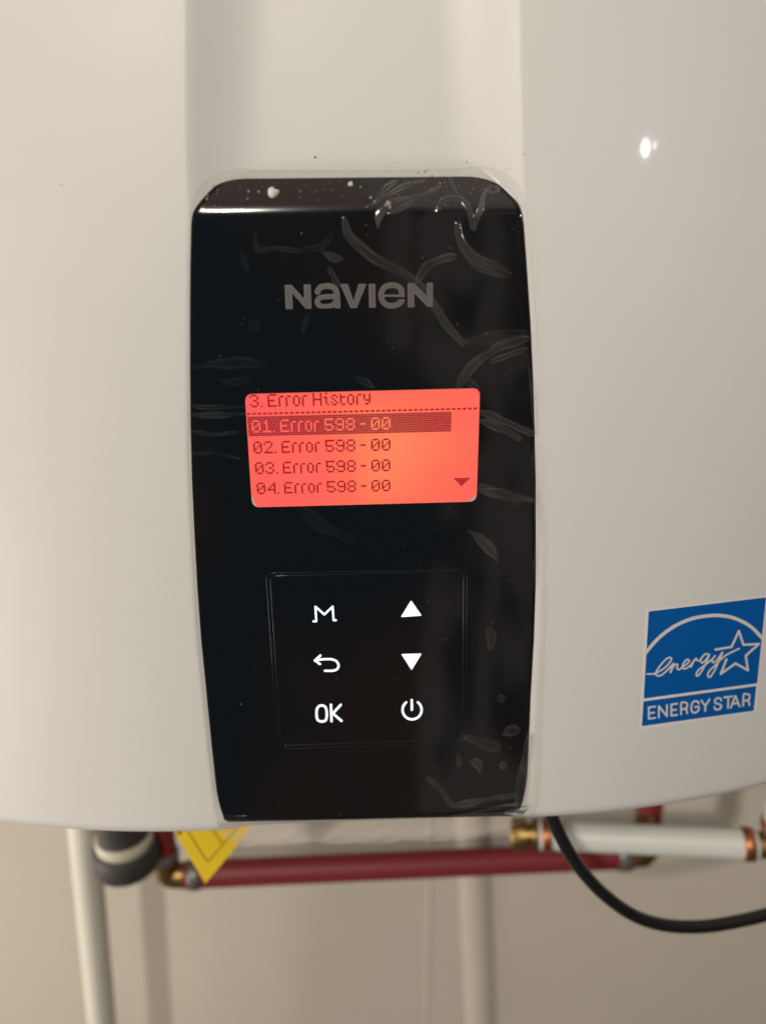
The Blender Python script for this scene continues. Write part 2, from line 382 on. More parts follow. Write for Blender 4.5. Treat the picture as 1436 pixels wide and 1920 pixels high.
TL = catmull([(359.5, 412), (362, 398), (368.7, 383), (381.5, 366), (397, 353), (416, 343.5), (438, 337.5), (458, 335.5)], 5).tolist()
TR = catmull([(979.5, 410), (977.5, 398), (969, 378), (953.5, 359.5), (933, 345.5), (911, 336.5), (890, 332.5), (868, 331.5)], 5).tolist()
def build_panel():
    nc = 70
    u = np.linspace(0, 1, nc)
    # upper rows follow the rounded corners, the rest the long sides
    rows = []
    for (xa, ya), (xb, yb) in zip(TL[::-1], TR[::-1]): rows.append((xa, ya, xb, yb))
    for y in np.concatenate([np.arange(420, 1500, 8), np.arange(1500, 1546, 4)]):
        s = -0.011-0.009*(y-400)/1140; k = 0
        ya, yb = y-s*300, y+s*300
        rows.append((np.interp(ya, PL[:, 0], PL[:, 1]), ya, np.interp(yb, PR[:, 0], PR[:, 1]), yb))
    rows = [r for r in rows if (r[1]+r[3])/2 <= 1536.5]
    R = np.array(rows); PX = R[:, 0:1]+(R[:, 2:3]-R[:, 0:1])*u; PY = R[:, 1:2]+(R[:, 3:4]-R[:, 1:2])*u
    P = on_surf(PX, PY, panel_y); nr = len(R)
    V = P.reshape(-1, 3); F = grid_faces(nr, nc, True).tolist()
    loop = list(range(nc)) + [i*nc+nc-1 for i in range(1, nr)] + [(nr-1)*nc+j for j in range(nc-2, -1, -1)] + [i*nc for i in range(nr-2, 0, -1)]
    Lp = V[loop]; c = Lp.mean(0); T = np.roll(Lp, -1, 0)-np.roll(Lp, 1, 0); nrm = np.stack([T[:, 2], 0*T[:, 0], -T[:, 0]], -1)
    nrm /= np.linalg.norm(nrm, axis=1)[:, None]
    if (nrm*(Lp-c)).sum() < 0: nrm = -nrm
    m = len(loop); prev = loop
    for off, back in ((0.0002, 0.00012), (0.0003, 0.0004), (0.0003, 0.0045)):
        b = len(V); V = np.concatenate([V, Lp+nrm*off+np.array([0, back, 0])])
        cur = [b+i for i in range(m)]
        for i in range(m): F.append((prev[i], prev[(i+1) % m], cur[(i+1) % m], cur[i]))
        prev = cur
    o = mesh_obj('control_panel', V, F, m_black, heater, smooth=True)
    o.data.set_sharp_from_angle(angle=math.radians(60)); return o
panel = build_panel()

# display window, its dots and the pale corners
LCD = [(459, 738.5), (900, 727.5), (893.5, 940.5), (472.5, 951.5)]
lcd_shape = rounded(LCD, 15)
def glow(x, y):
    u = (x-459)/435; v = (y-735)/210
    g = 0.02+0.60*np.exp(-((u-0.66)/0.28)**2-((v-0.52)/0.55)**2)
    return g
flat('display', (455, 722, 905, 956), 1.5, lambda X, Y: sd_poly(X, Y, lcd_shape), panel_y, 0.00006, m_lcd, panel, run=6, attr=('glow', glow))
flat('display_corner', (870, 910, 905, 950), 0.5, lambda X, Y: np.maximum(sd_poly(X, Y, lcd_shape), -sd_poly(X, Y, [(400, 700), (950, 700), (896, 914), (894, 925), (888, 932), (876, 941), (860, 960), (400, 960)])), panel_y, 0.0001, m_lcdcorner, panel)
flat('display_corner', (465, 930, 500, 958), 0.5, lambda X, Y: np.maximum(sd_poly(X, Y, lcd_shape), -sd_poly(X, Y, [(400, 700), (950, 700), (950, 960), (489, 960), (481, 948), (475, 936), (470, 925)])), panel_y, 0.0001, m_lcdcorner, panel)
G = {'0': '.###.|#...#|#..##|#.#.#|##..#|#...#|.###.', '1': '..#..|.##..|..#..|..#..|..#..|..#..|#####', '2': '.###.|#...#|....#|...#.|..#..|.#...|#####',
     '3': '.###.|#...#|....#|..##.|....#|#...#|.###.', '4': '....#|...##|..#.#|.#..#|#####|....#|....#', '5': '#####|#....|#....|####.|....#|#...#|.###.',
     '9': '.###.|#...#|#...#|.####|....#|#...#|.###.', '8': '.###.|#...#|#...#|.###.|#...#|#...#|.###.', '.': '.|.|.|.|.|.|#', '-': '...|...|...|###|...|...|...',
     'E': '.####|#....|#....|####.|#....|#....|#####', 'r': '...|.##|#..|#..|#..|#..|#..', 'o': '....|.##.|#..#|#..#|#..#|#..#|.##.',
     'H': '#...#|#...#|#...#|#####|#...#|#...#|#...#', 'i': '.#.|...|##.|.#.|.#.|.#.|..#', 's': '....|.##.|#..#|.#..|..#.|#..#|.##.',
     't': '...|#..|###|#..|#..|#..|.##', 'y': '....|#..#|#..#|#..#|.###|...#|.##.'}
def homography(src, dst):
    A = []
    for (u, v), (x, y) in zip(src, dst):
        A.append([u, v, 1, 0, 0, 0, -x*u, -x*v, -x]); A.append([0, 0, 0, u, v, 1, -y*u, -y*v, -y])
    return np.linalg.svd(np.array(A))[2][-1].reshape(3, 3)
HM = homography([(0, 10), (126, 10), (2, 51), (121, 50)], [(464.7, 776), (889.3, 765.6), (482.5, 909.6), (866, 897.6)])
def hmap(H, u, v):
    p = H @ np.array([u, v, 1.0]); return p[0]/p[2], p[1]/p[2]
def dots():
    on = set()
    def text(s, row, dst):
        for ch, c in s:
            for r, line in enumerate(G[ch].split('|')):
                for k, q in enumerate(line):
                    if q == '#': dst.add((c+k, row+r))
    text([('3', 2), ('.', 8), ('E', 12), ('r', 18), ('r', 22), ('o', 26), ('r', 31), ('H', 37), ('i', 43), ('s', 47), ('t', 52), ('o', 56), ('r', 61), ('y', 65)], 0, on)
    cols = [0, 6, 12, 16, 22, 26, 30, 35, 41, 47, 53, 61, 67, 73]
    inv = set(); text(list(zip('01.Error598-00', [c+2 for c in cols])), 14, inv)
    for n, row in ((2, 26), (3, 38), (4, 50)): text(list(zip('0%d.Error598-00' % n, [c+2 for c in cols])), row, on)
    for k in range(43):
        on.add((3*k, 10)); on.add((3*k+1, 10))
    bar = {(c, r) for c in range(114) for r in range(12, 23)} - inv
    for i in range(5):
        for c in range(117+i, 126-i): on.add((c, 50+i))
    arrow = {(c, 50+i) for i in range(5) for c in range(117+i, 126-i)}; rule = {q for q in on if q[1] == 10}
    on = on - arrow - rule; jobs = [('highlight_bar', bar, 0.42, m_dot), ('display_arrow', arrow, 0.46, m_dot), ('display_rule', rule, 0.48, m_dot)]
    for lo, hi in ((0, 9), (26, 33), (38, 45), (49, 58)): jobs.append(('display_text', {q for q in on if lo <= q[1] <= hi}, 0.48, m_dot))
    for nm, S, h, mt in jobs:
        V = []; F = []
        for c, r in sorted(S):
            i = len(V); V += [hmap(HM, c-h, r-h), hmap(HM, c+h, r-h), hmap(HM, c+h, r+h), hmap(HM, c-h, r+h)]; F.append((i, i+1, i+2, i+3))
        V = np.array(V); P = on_surf(V[:, 0], V[:, 1], lambda x, z: panel_y(x, z)-0.00012)
        mesh_obj(nm, P, F, m_bar if nm == 'highlight_bar' else mt, panel)
dots()

# silver lettering
def nav(pts): return Zm(pts, 4.223, 500, 510)
def st(pts): return [tuple(p) for p in catmull(nav(pts), 5)]
nav_polys = [nav([(143, 102), (197, 101), (298, 215), (294, 98), (347, 97), (354, 287), (310, 288), (199, 160), (206, 290), (153, 292)]),
             nav([(582, 94), (640, 93), (688, 232), (728, 93), (788, 93), (712, 282), (665, 283)]),
             nav([(808, 93), (858, 92), (862, 278), (812, 280)]),
             nav([(1117, 88), (1165, 86), (1270, 192), (1268, 85), (1315, 84), (1313, 273), (1275, 274), (1165, 160), (1168, 275), (1118, 277)])]
a_top = st([(402, 155), (425, 120), (480, 109), (528, 120), (551, 155), (559, 215), (562, 283)])
a_bowl = st([(548, 193), (470, 193), (418, 205), (400, 235), (420, 265), (470, 272), (525, 258), (552, 225)])
e_arc = st([(1070, 180), (1065, 140), (1038, 112), (990, 102), (940, 114), (912, 148), (906, 188), (920, 232), (955, 260), (1000, 265), (1045, 250), (1072, 220)])
e_bar = nav([(910, 178), (1090, 178), (1092, 193), (910, 193)])
letters = [lambda X, Y: sd_poly(X, Y, nav_polys[0]),
           lambda X, Y: np.maximum(np.minimum(sd_stroke(X, Y, a_top, 43/4.223), sd_stroke(X, Y, a_bowl, 37/4.223)), Y-(510+284/4.223)),
           lambda X, Y: sd_poly(X, Y, nav_polys[1]), lambda X, Y: sd_poly(X, Y, nav_polys[2]),
           lambda X, Y: np.minimum(np.maximum(sd_stroke(X, Y, e_arc, 41/4.223), -sd_poly(X, Y, nav([(1000, 196), (1120, 194), (1120, 215), (1000, 217)]))), sd_poly(X, Y, e_bar)),
           lambda X, Y: sd_poly(X, Y, nav_polys[3])]
for f, (xa, xb) in zip(letters, [(530, 588), (584, 642), (632, 692), (686, 708), (706, 764), (760, 816)]):
    bx = (xa, 524, xb, 584)
    o = flat('brand_letter', bx, 0.6, f, panel_y, 0.00006, m_letter, panel)
    V, F = shape_mesh(bx, 0.6, lambda X, Y: f(X, Y)+1.3, 12)
    if len(V):
        P = on_surf(V[:, 0], V[:, 1], lambda x, z: panel_y(x, z)-0.00009)
        # the duller inner face of the letter is joined into the letter's own mesh
        me = o.data; n0 = len(me.vertices); A = np.array([v.co for v in me.vertices]); FA = [tuple(p.vertices) for p in me.polygons]
        FB = [tuple(i+n0 for i in q) for q in F]; me.clear_geometry(); me.from_pydata(np.concatenate([A, P]).tolist(), [], FA+FB)
        me.materials.append(m_letter_in); me.polygons.foreach_set('material_index', [0]*len(FA)+[1]*len(FB)); me.update()

# touch keys
def kz(pts): return Zm(pts, 3.419, 480, 1050)
def sm(pts, n=6, closed=False): return [tuple(p) for p in catmull(kz(pts), n, closed)]
sw = 13.5/3.419
K1 = kz([(368, 394), (386, 394), (381, 300), (438, 350), (491, 299), (497, 387), (512, 387)])
K2 = sm([(380, 643), (440, 637), (485, 638), (515, 650), (529, 676), (519, 701), (490, 711), (442, 711)])
K2b = kz([(413, 613), (377, 645), (410, 668)])
K3 = sm([(420, 934), (399, 942), (389, 965), (389, 1008), (400, 1031), (424, 1037), (446, 1029), (453, 1003), (451, 962), (441, 941)], 6, True)
K3b = kz([(480, 929), (484, 1035)]); K3c = kz([(543, 930), (492, 985), (548, 1033)])
pc = kz([(1000, 962)])[0]; pr = 61/3.419
K6 = [(pc[0]+pr*math.sin(t), pc[1]-pr*math.cos(t)) for t in np.linspace(math.radians(38), math.radians(322), 40)]
K6b = kz([(998, 899), (999, 962)])
keys = [('menu_key', (582, 1128, 638, 1172), lambda X, Y: sd_stroke(X, Y, K1, sw*0.92)),
        ('back_key', (582, 1222, 642, 1264), lambda X, Y: np.minimum(sd_stroke(X, Y, K2, sw), sd_stroke(X, Y, K2b, sw))),
        ('confirm_key', (584, 1314, 648, 1362), lambda X, Y: np.minimum(np.minimum(sd_stroke(X, Y, K3, sw*1.05), sd_stroke(X, Y, K3b, sw*1.05)), sd_stroke(X, Y, K3c, sw*1.05))),
        ('up_key', (746, 1120, 796, 1162), lambda X, Y: sd_poly(X, Y, kz([(994, 265), (1056, 355), (934, 363)]))-0.9),
        ('down_key', (746, 1220, 796, 1262), lambda X, Y: sd_poly(X, Y, kz([(937, 607), (1056, 604), (997, 701)]))-0.9),
        ('power_key', (746, 1306, 798, 1356), lambda X, Y: np.minimum(sd_stroke(X, Y, K6, sw*1.02), sd_stroke(X, Y, K6b, sw*1.02)))]
for nm, bx, f in keys: flat(nm, bx, 0.6, f, panel_y, 0.00006, m_icon, panel)
for quad, r in (([(90, 103), (1332, 70), (1322, 1150), (162, 1190)], 0.00018), ([(64, 86), (1354, 58), (1342, 1172), (142, 1214)], 0.00013)):
    c = np.array(rounded(kz(quad), 14, 8)); c2 = []
    for i in range(len(c)):
        a, b = c[i], c[(i+1) % len(c)]; n = max(1, int(np.hypot(*(b-a))/20)); c2 += [a+(b-a)*k/n for k in range(n)]
    c2 = np.array(c2); P = on_surf(c2[:, 0], c2[:, 1], lambda x, z: panel_y(x, z)-0.00001)
    tube('keypad_edge', P, r, m_ridge, panel, seg=10, closed=True)

# ------------------------------------------------------------------ clear film peeling off the panel
WR = [([(647, 411), (655, 440), (677, 463), (710, 489), (752, 512), (783, 531), (808, 560), (838, 610), (866, 645)], 10, 1),
      ([(783, 527), (802, 500), (826, 486), (850, 479)], 9, 1), ([(856, 420), (861, 448), (889, 483), (925, 504), (955, 516)], 12, 1),
      ([(988, 632), (965, 640), (935, 652), (905, 672), (880, 695), (864, 722)], 11, 1), ([(988, 652), (960, 662), (925, 678)], 6, .7),
      ([(860, 640), (900, 640), (950, 630), (985, 620)], 10, .6),
      ([(819, 398), (833, 376), (866, 374), (880, 398), (882, 424)], 6, 1.5), ([(705, 378), (722, 352), (743, 337)], 4, 1.5),
      ([(730, 399), (775, 378), (827, 352)], 5, 1.5), ([(710, 424), (714, 400), (740, 376), (790, 366)], 6, 1.5), ([(888, 428), (893, 405), (904, 380)], 5, 1.5),
      ([(690, 386), (730, 362), (765, 345), (800, 338)], 4, 1.3), ([(905, 352), (925, 358), (935, 352), (928, 346)], 3, 1.2), ([(846, 334), (850, 352), (862, 368)], 3, 1.5), ([(922, 345), (905, 366), (900, 390)], 4, 1.5),
      ([(479, 437), (487, 466), (515, 463), (562, 470), (603, 464), (622, 443)], 6, .4), ([(606, 474), (622, 483), (640, 484)], 6, .9),
      ([(366, 688), (410, 680), (450, 679), (500, 684)], 9, .3), ([(416, 712), (440, 716), (470, 711)], 6, .2),
      ([(352, 775), (400, 777), (456, 777)], 5, .55), ([(354, 760), (400, 762), (456, 764)], 4, .4), ([(359, 806), (400, 814), (442, 812)], 4, .5),
      ([(356, 848), (400, 850), (450, 862)], 3, .35),
      ([(902, 772), (930, 782), (962, 797), (1000, 815)], 8, 1), ([(902, 789), (940, 803), (973, 822)], 8, .9),
      ([(897, 916), (930, 923), (965, 933), (1002, 941)], 8, 1), ([(902, 908), (940, 925), (970, 945)], 7, .7),
      ([(877, 993), (898, 1010), (918, 1032), (931, 1052)], 8, .9), ([(917, 1182), (919, 1197), (918, 1212)], 9, .9), ([(941, 1308), (942, 1309)], 6, .9),
      ([(944, 1376), (957, 1371), (970, 1369)], 8, .9), ([(872, 1382), (900, 1390), (930, 1402)], 10, .9), ([(856, 1413), (858, 1424), (859, 1434)], 5, .8),
      ([(880, 1423), (893, 1431), (898, 1446)], 7, .9), ([(942, 1436), (943, 1437)], 6, .8), ([(800, 1460), (823, 1479), (847, 1507)], 6, .8),
      ([(850, 1510), (900, 1502), (973, 1492)], 7, .9), ([(990, 1385), (982, 1440), (976, 1520)], 11, 1), ([(855, 1530), (920, 1524), (985, 1514)], 9, .8),
      ([(616, 506), (631, 532)], 4, .5), ([(578, 590), (574, 606), (569, 622)], 5, .3), ([(455, 470), (461, 492), (465, 512)], 5, .2), ([(656, 707), (678, 716), (698, 728)], 5, .6),
      ([(992, 650), (996, 730), (1000, 812)], 3, .6), ([(470, 600), (476, 610), (480, 622)], 8, .2),
      ([(1001, 830), (1004, 920), (1004, 1010), (1003, 1100)], 4, .5), ([(560, 955), (600, 985), (660, 1010)], 12, .25), ([(900, 730), (880, 716), (870, 700)], 6, .6),
      ([(420, 1552), (520, 1556), (640, 1552)], 6, .9), ([(600, 1560), (700, 1551), (800, 1548)], 5, .9), ([(780, 1546), (880, 1545), (975, 1534)], 6, .8)]
FL = np.array([(312, 436), (316, 418), (325, 398), (338, 380), (355, 366), (375, 359), (400, 356), (500, 353), (700, 351), (850, 351), (1000, 357), (1200, 369), (1400, 389), (1545, 408), (1565, 420), (1582, 450)], float)
FR = np.array([(312, 905), (316, 925), (325, 946), (338, 962), (355, 975), (375, 983), (400, 988), (500, 998), (640, 1008), (700, 1007), (850, 1014), (1000, 1023), (1100, 1025), (1200, 1024), (1350, 1017), (1450, 1011), (1500, 1012), (1535, 1002), (1548, 985), (1582, 850)], float)
def film_y(x, z):
    a = panel_y(x, z); zz = np.asarray(z, float); b = cover_y(x, np.maximum(zz, ZB+0.006)); k = 0.0005
    o = -k*np.log(np.exp(-np.clip(a, -1, .1)/k)+np.exp(-np.clip(b, -1, .1)/k))
    low = np.clip((Z_PB+0.004)-zz, 0, None); o = np.where(low > 0, np.minimum(o, y0(x, z)-0.0004+0.5*low), o)
    return o-0.00025
def film():
    rows = np.arange(312, 1582.1, 1.5); nc = 430; u = np.linspace(0, 1, nc)
    X = []; Y = []
    for y in rows:
        wob = 1.6*math.sin(y*0.045)+1.2*math.sin(y*0.013+1)
        a = np.interp(y, FL[:, 0], FL[:, 1]); b = np.interp(y, FR[:, 0], FR[:, 1])+(wob if y > 600 else 0)
        xs = a+(b-a)*u; s = -0.008-0.012*(y-312)/1250
        X.append(xs); Y.append(y+s*(xs-683)+(2.5*np.sin(xs*0.03)+2*np.sin(xs*0.071+1))*max(0, (y-1480)/100)*0.9)
    X = np.array(X); Y = np.array(Y)
    P = on_surf(X, Y, film_y, 16)
    H = np.zeros(X.shape); Lf = np.zeros(X.shape)
    WX = X + 2.2*np.sin(Y*0.031+X*0.012)+0.5*np.sin(Y*0.13-X*0.05+2); WY = Y + 2.0*np.sin(X*0.033+Y*0.013+1)+0.5*np.sin(X*0.12+Y*0.07)
    streak = 0.5+0.5*np.sin(WX*0.55+WY*0.9+3*np.sin(X*0.05))
    patch = np.clip(0.80+0.34*np.sin(X*0.024+1.7*np.sin(Y*0.021))*np.sin(Y*0.037+X*0.011)+0.22*np.sin(X*0.09-Y*0.06), 0.15, 1.1)
    for pts, hw, s in WR:
        hw = hw*1.3
        c = catmull(pts, 6) if len(pts) > 2 else np.array(pts, float); n = len(c)
        bx = (c[:, 0].min()-hw-6, c[:, 0].max()+hw+6, c[:, 1].min()-hw-6, c[:, 1].max()+hw+6)
        k = (X > bx[0]) & (X < bx[1]) & (Y > bx[2]) & (Y < bx[3]); xx, yy = WX[k], WY[k]
        if xx.size == 0: continue
        d = np.full(xx.shape, 1e9); ph = (pts[0][0]*0.37) % 6.28; w_ = hw*0.8
        for i in range(n-1):
            t = (i+0.5)/n; w = hw*(0.30+0.70*math.sin(math.pi*t)**0.8)*(0.85+0.25*math.sin(7*t+ph)) if n > 2 else hw
            d = np.minimum(d, d_seg(xx, yy, c[i], c[i+1])/w)
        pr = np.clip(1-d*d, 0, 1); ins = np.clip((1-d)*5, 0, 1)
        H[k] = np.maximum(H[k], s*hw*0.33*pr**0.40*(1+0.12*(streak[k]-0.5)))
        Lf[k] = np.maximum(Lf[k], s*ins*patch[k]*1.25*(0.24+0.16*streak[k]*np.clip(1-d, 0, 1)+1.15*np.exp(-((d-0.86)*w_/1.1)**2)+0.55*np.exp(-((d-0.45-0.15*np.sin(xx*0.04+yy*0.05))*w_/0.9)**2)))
    for _ in range(1):
        H[1:-1, 1:-1] = (H[1:-1, 1:-1]*4+H[:-2, 1:-1]+H[2:, 1:-1]+H[1:-1, :-2]+H[1:-1, 2:])/8
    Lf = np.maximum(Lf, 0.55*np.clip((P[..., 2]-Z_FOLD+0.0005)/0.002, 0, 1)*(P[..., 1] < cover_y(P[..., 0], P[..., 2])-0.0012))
    # crumpling where the sheet hangs over the lower edge
    cr = np.clip((Y-1535)/25, 0, 1)
    H += cr*0.9*(3*np.sin(X*0.11+Y*0.2)*np.sin(X*0.037)+2*np.sin(X*0.29-Y*0.5))
    H += 0.30*np.sin(X*0.031+1.2*np.sin(Y*0.017))*np.sin(Y*0.023+X*0.006)      # the sheet never lies quite flat
    P[..., 1] -= H*0.00005
    nr = len(rows)
    e = np.zeros(X.shape); j = np.minimum(np.arange(nc), nc-1-np.arange(nc))[None, :]*(X[:, -1]-X[:, 0])[:, None]/nc
    i = np.minimum(np.arange(nr)*1.5, 1e9)[:, None]; i2 = (nr-1-np.arange(nr))[:, None]*1.5
    dist = np.minimum(np.minimum(j, i), i2)
    e = np.clip(1-dist/1.8, 0, 1)
    e = np.maximum(e, cr*(0.75+0.25*np.sin(X*0.11+Y*0.2)*np.sin(X*0.037)))
    o = mesh_obj('protective_film', P.reshape(-1, 3), grid_faces(nr, nc, True), m_film, None, smooth=True, attrs={'lift': Lf.reshape(-1), 'cut': e.reshape(-1)})
    tag(o, 'clear wrinkled protective film still stuck over the black control panel', 'plastic film')
film()

# ------------------------------------------------------------------ grit and dust
def specks(name, items, surf, m, label, cat, kind=None):
    V = []; F = []
    for px, py, r, el in items:
        p = on_surf(np.array(float(px)), np.array(float(py)), surf); s = r*0.0002
        n = 9; th = rng.uniform(0, 6.28); b = len(V); k = rng.uniform(0.75, 1.2, n)
        V.append(p+np.array([0, -s*el, 0]))
        for ring, (q, h) in enumerate(((0.62, 0.72), (1.0, 0.0))):
            for i in range(n):
                a = th+i*2*math.pi/n; V.append(p+np.array([math.cos(a)*s*q*k[i], -s*el*h, math.sin(a)*s*q*k[i]]))
        for i in range(n):
            j = (i+1) % n; F.append((b, b+1+i, b+1+j)); F.append((b+1+i, b+1+n+i, b+1+n+j, b+1+j))
    o = mesh_obj(name, V, F, m, None, smooth=True); tag(o, label, cat, kind=kind); return o
specks('plaster_crumb', [(512.5, 361.5, 9.5, .7)], film_y, m_speck, 'large round white plaster crumb on the top edge of the black panel', 'plaster crumb')
specks('plaster_crumb', [(656.5, 344.5, 4.2, .6)], film_y, m_speck, 'small cream crumb at the middle of the panel top edge', 'plaster crumb')
specks('plaster_crumb', [(727.5, 381, 5.0, .4), (722, 385, 2.4, .4), (731, 389, 2.6, .4)], film_y, m_sawdust, 'cluster of dull yellowish grains beside the top film wrinkles', 'plaster crumb')
it = []
for _ in range(110): it.append((rng.uniform(385, 950), 338+abs(rng.normal(0, 28)), 0.3+abs(rng.normal(0, .33)), .5))
for _ in range(90): it.append((rng.uniform(372, 985), rng.uniform(400, 1530), 0.35+abs(rng.normal(0, .28)), .4))
for x, y, r in [(466, 358, 2), (485, 359, 2), (464, 372, 1.4), (563, 358, 1.6), (695, 370, 2.4), (702, 377, 2), (676, 350, 1.4), (825, 343, 1.6), (388, 372, 2), (389, 366, 1.5), (485, 390, 1.3), (453, 390, 1.2)]: it.append((x, y, r, .5))
specks('dust', it, film_y, m_sawdust, None, None, 'stuff')
it = [(rng.uniform(20, 1420), rng.uniform(10, 1480), 0.3+abs(rng.normal(0, .45)), .3) for _ in range(36)]
it += [(rng.uniform(390, 960), rng.uniform(285, 330), 0.3+abs(rng.normal(0, .5)), .3) for _ in range(40)] + [(591, 294, 2.0, .4), (797, 321, 1.6, .4), (784, 323, 1.3, .4), (982, 288, 1.2, .4)]
it = [q for q in it if not (350 < q[0] < 1010 and q[1] > 330) and not (1195 < q[0] and 1110 < q[1] < 1375)]
specks('grit', it, cover_y, m_dark_speck, None, None, 'stuff')

# ------------------------------------------------------------------ sticker
def sz(pts): return Zm(pts, 5.61, 1180, 1100)
def ez(pts): return Zm(pts, 6.085, 1200, 1160)
stick = empty('sticker', tuple(on_surf(np.array(1315.), np.array(1240.), cover_y)), 'square blue and white ENERGY STAR sticker low on the white cover', 'sticker')
bk = sz([(170, 245), (1452, 92), (1332, 1322), (100, 1507)])
def sd_bk(X, Y): return sd_poly(X, Y, rounded(bk, 5))
flat('backing', (1194, 1108, 1444, 1374), 2.5, sd_bk, cover_y, 0.00012, m_backing, stick, run=3)
flat('blue_field', (1194, 1108, 1444, 1374), 2.0, lambda X, Y: sd_poly(X, Y, sz([(203, 262), (1438, 113), (1344, 1019), (150, 1180)])), cover_y, 0.00018, m_blue, stick, run=3)
flat('blue_strip', (1194, 1270, 1444, 1374), 1.5, lambda X, Y: sd_poly(X, Y, sz([(147, 1209), (1335, 1046), (1307, 1308), (130, 1470)])), cover_y, 0.00018, m_blue, stick, run=3)
arc = [tuple(p) for p in catmull(sz([(160, 712), (230, 625), (320, 530), (430, 445), (560, 374), (700, 327), (860, 305), (980, 307), (1090, 328), (1200, 375), (1300, 442), (1402, 548)]), 5)]
flat('print_arc', (1196, 1145, 1440, 1235), 0.8, lambda X, Y: np.maximum(sd_stroke(X, Y, arc, 6.4), sd_poly(X, Y, bk)+3), cover_y, 0.00024, m_sprint, stick, run=6)
star = ez([(858, 355), (1042, 325), (1128, 142), (1178, 300), (1355, 290), (1205, 425), (1230, 592), (1088, 512), (920, 632), (985, 465)])
flat('print_star', (1335, 1178, 1432, 1270), 0.7, lambda X, Y: sd_stroke(X, Y, star, 4.1), cover_y, 0.00024, m_sprint, stick, run=6)
scr = [[(80, 632), (150, 632), (225, 600), (300, 545), (345, 490), (357, 458), (335, 445), (290, 470), (220, 550), (180, 618), (192, 652), (245, 645), (310, 590), (350, 545), (380, 512)],
       [(380, 512), (360, 570), (345, 615), (372, 560), (407, 522), (428, 530), (420, 568), (445, 582), (490, 550)],
       [(490, 550), (540, 512), (560, 480), (535, 468), (497, 508), (482, 550), (500, 575), (550, 555), (590, 515), (612, 482)],
       [(612, 482), (595, 520), (580, 552), (605, 500), (640, 455), (652, 478), (680, 478), (700, 455)],
       [(785, 415), (750, 403), (708, 440), (690, 488), (715, 503), (760, 460), (790, 412), (750, 510), (700, 605), (655, 655), (640, 635), (665, 590), (740, 530), (815, 470)],
       [(855, 425), (822, 475), (835, 503), (880, 470), (940, 385), (905, 470), (855, 585), (800, 665), (772, 655), (785, 605), (850, 540), (960, 432), (1050, 382), (1130, 343)]]
scr = [[tuple(p) for p in catmull(ez(s), 4)] for s in scr]
def sd_script(X, Y):
    d = np.full(X.shape, 1e9)
    for s in scr: d = np.minimum(d, sd_stroke(X, Y, s, 3.1))
    return d
flat('print_script', (1208, 1210, 1390, 1276), 0.55, sd_script, cover_y, 0.00030, m_sprint, stick, run=6)
FONT = {'E': [[(1, 0), (0, 0), (0, 1), (1, 1)], [(0, .52), (.85, .52)]], 'N': [[(0, 1), (0, 0), (1, 1), (1, 0)]],
        'R': [[(0, 1), (0, 0), (.6, 0), (.88, .08), (.95, .27), (.85, .46), (.6, .54), (0, .54)], [(.55, .54), (.82, .62), (.88, .8), (.97, 1)]],
        'G': [[(1, .25), (.88, .07), (.52, -.02), (.18, .08), (.02, .32), (0, .6), (.1, .88), (.42, 1.02), (.75, .98), (.98, .82), (1, .52), (.52, .52)]],
        'Y': [[(0, 0), (.5, .56), (1, 0)], [(.5, .56), (.5, 1)]], 'S': [[(.95, .25), (.82, .06), (.5, -.02), (.15, .06), (.05, .25), (.18, .42), (.75, .57), (.98, .75), (.86, .94), (.5, 1.02), (.12, .94), (0, .74)]],
        'T': [[(0, 0), (1, 0)], [(.5, 0), (.5, 1)]], 'A': [[(0, 1), (.5, 0), (1, 1)], [(.16, .68), (.84, .68)]]}
spans = [('E', 192, 258), ('N', 298, 382), ('E', 428, 490), ('R', 533, 600), ('G', 640, 718), ('Y', 745, 832), ('S', 886, 962), ('T', 990, 1076), ('A', 1062, 1158), ('R', 1198, 1268)]
HT = homography([(183, 0), (1280, 0), (1275, 1), (175, 1)], [tuple(p) for p in sz([(194, 1274), (1281, 1129), (1271, 1247), (186, 1394)])])
strokes = []
for ch, a, b in spans:
    for s in FONT[ch]:
        q = [(a+(b-a)*u, v) for u, v in s]
        if len(q) > 5: q = [tuple(p) for p in catmull(q, 4)]
        strokes.append([hmap(HT, u, v) for u, v in q])
def sd_words(X, Y):
    d = np.full(X.shape, 1e9)
    for s in strokes: d = np.minimum(d, sd_stroke(X, Y, s, 3.5))
    return d
flat('print_words', (1206, 1294, 1414, 1354), 0.6, sd_words, cover_y, 0.00024, m_sprint, stick, run=6)

# ------------------------------------------------------------------ wall
box_w = mesh_obj('wall', [(-2.5, WALL_Y, -0.2), (2.5, WALL_Y, -0.2), (2.5, WALL_Y, 2.6), (-2.5, WALL_Y, 2.6), (-2.5, WALL_Y+.1, -0.2), (2.5, WALL_Y+.1, -0.2), (2.5, WALL_Y+.1, 2.6), (-2.5, WALL_Y+.1, 2.6)],
                 [(0, 1, 2, 3), (4, 7, 6, 5), (0, 4, 5, 1), (1, 5, 6, 2), (2, 6, 7, 3), (3, 7, 4, 0)], m_wall)
box_w['kind'] = 'structure'

# ------------------------------------------------------------------ pipes under the heater
def vert(px, py, y, zt, zb):
    p = on_plane_y(np.array(float(px)), np.array(float(py)), y); return np.array([p[0], p[1], zt]), np.array([p[0], p[1], zb])
# cream drain pipe running down on the far side
a = on_plane_y(np.array(157.), np.array(1557.), 0.185); b = on_plane_y(np.array(192.), np.array(1925.), 0.185); a, b = a-(b-a)*0.25, b+(b-a)*0.9
t = empty('drain_pipe', tuple(b), 'cream plastic pipe running straight down the wall beside the black pipe union', 'pipe')
tube('pipe', [a, b], 0.0105, m_white_pipe, t)
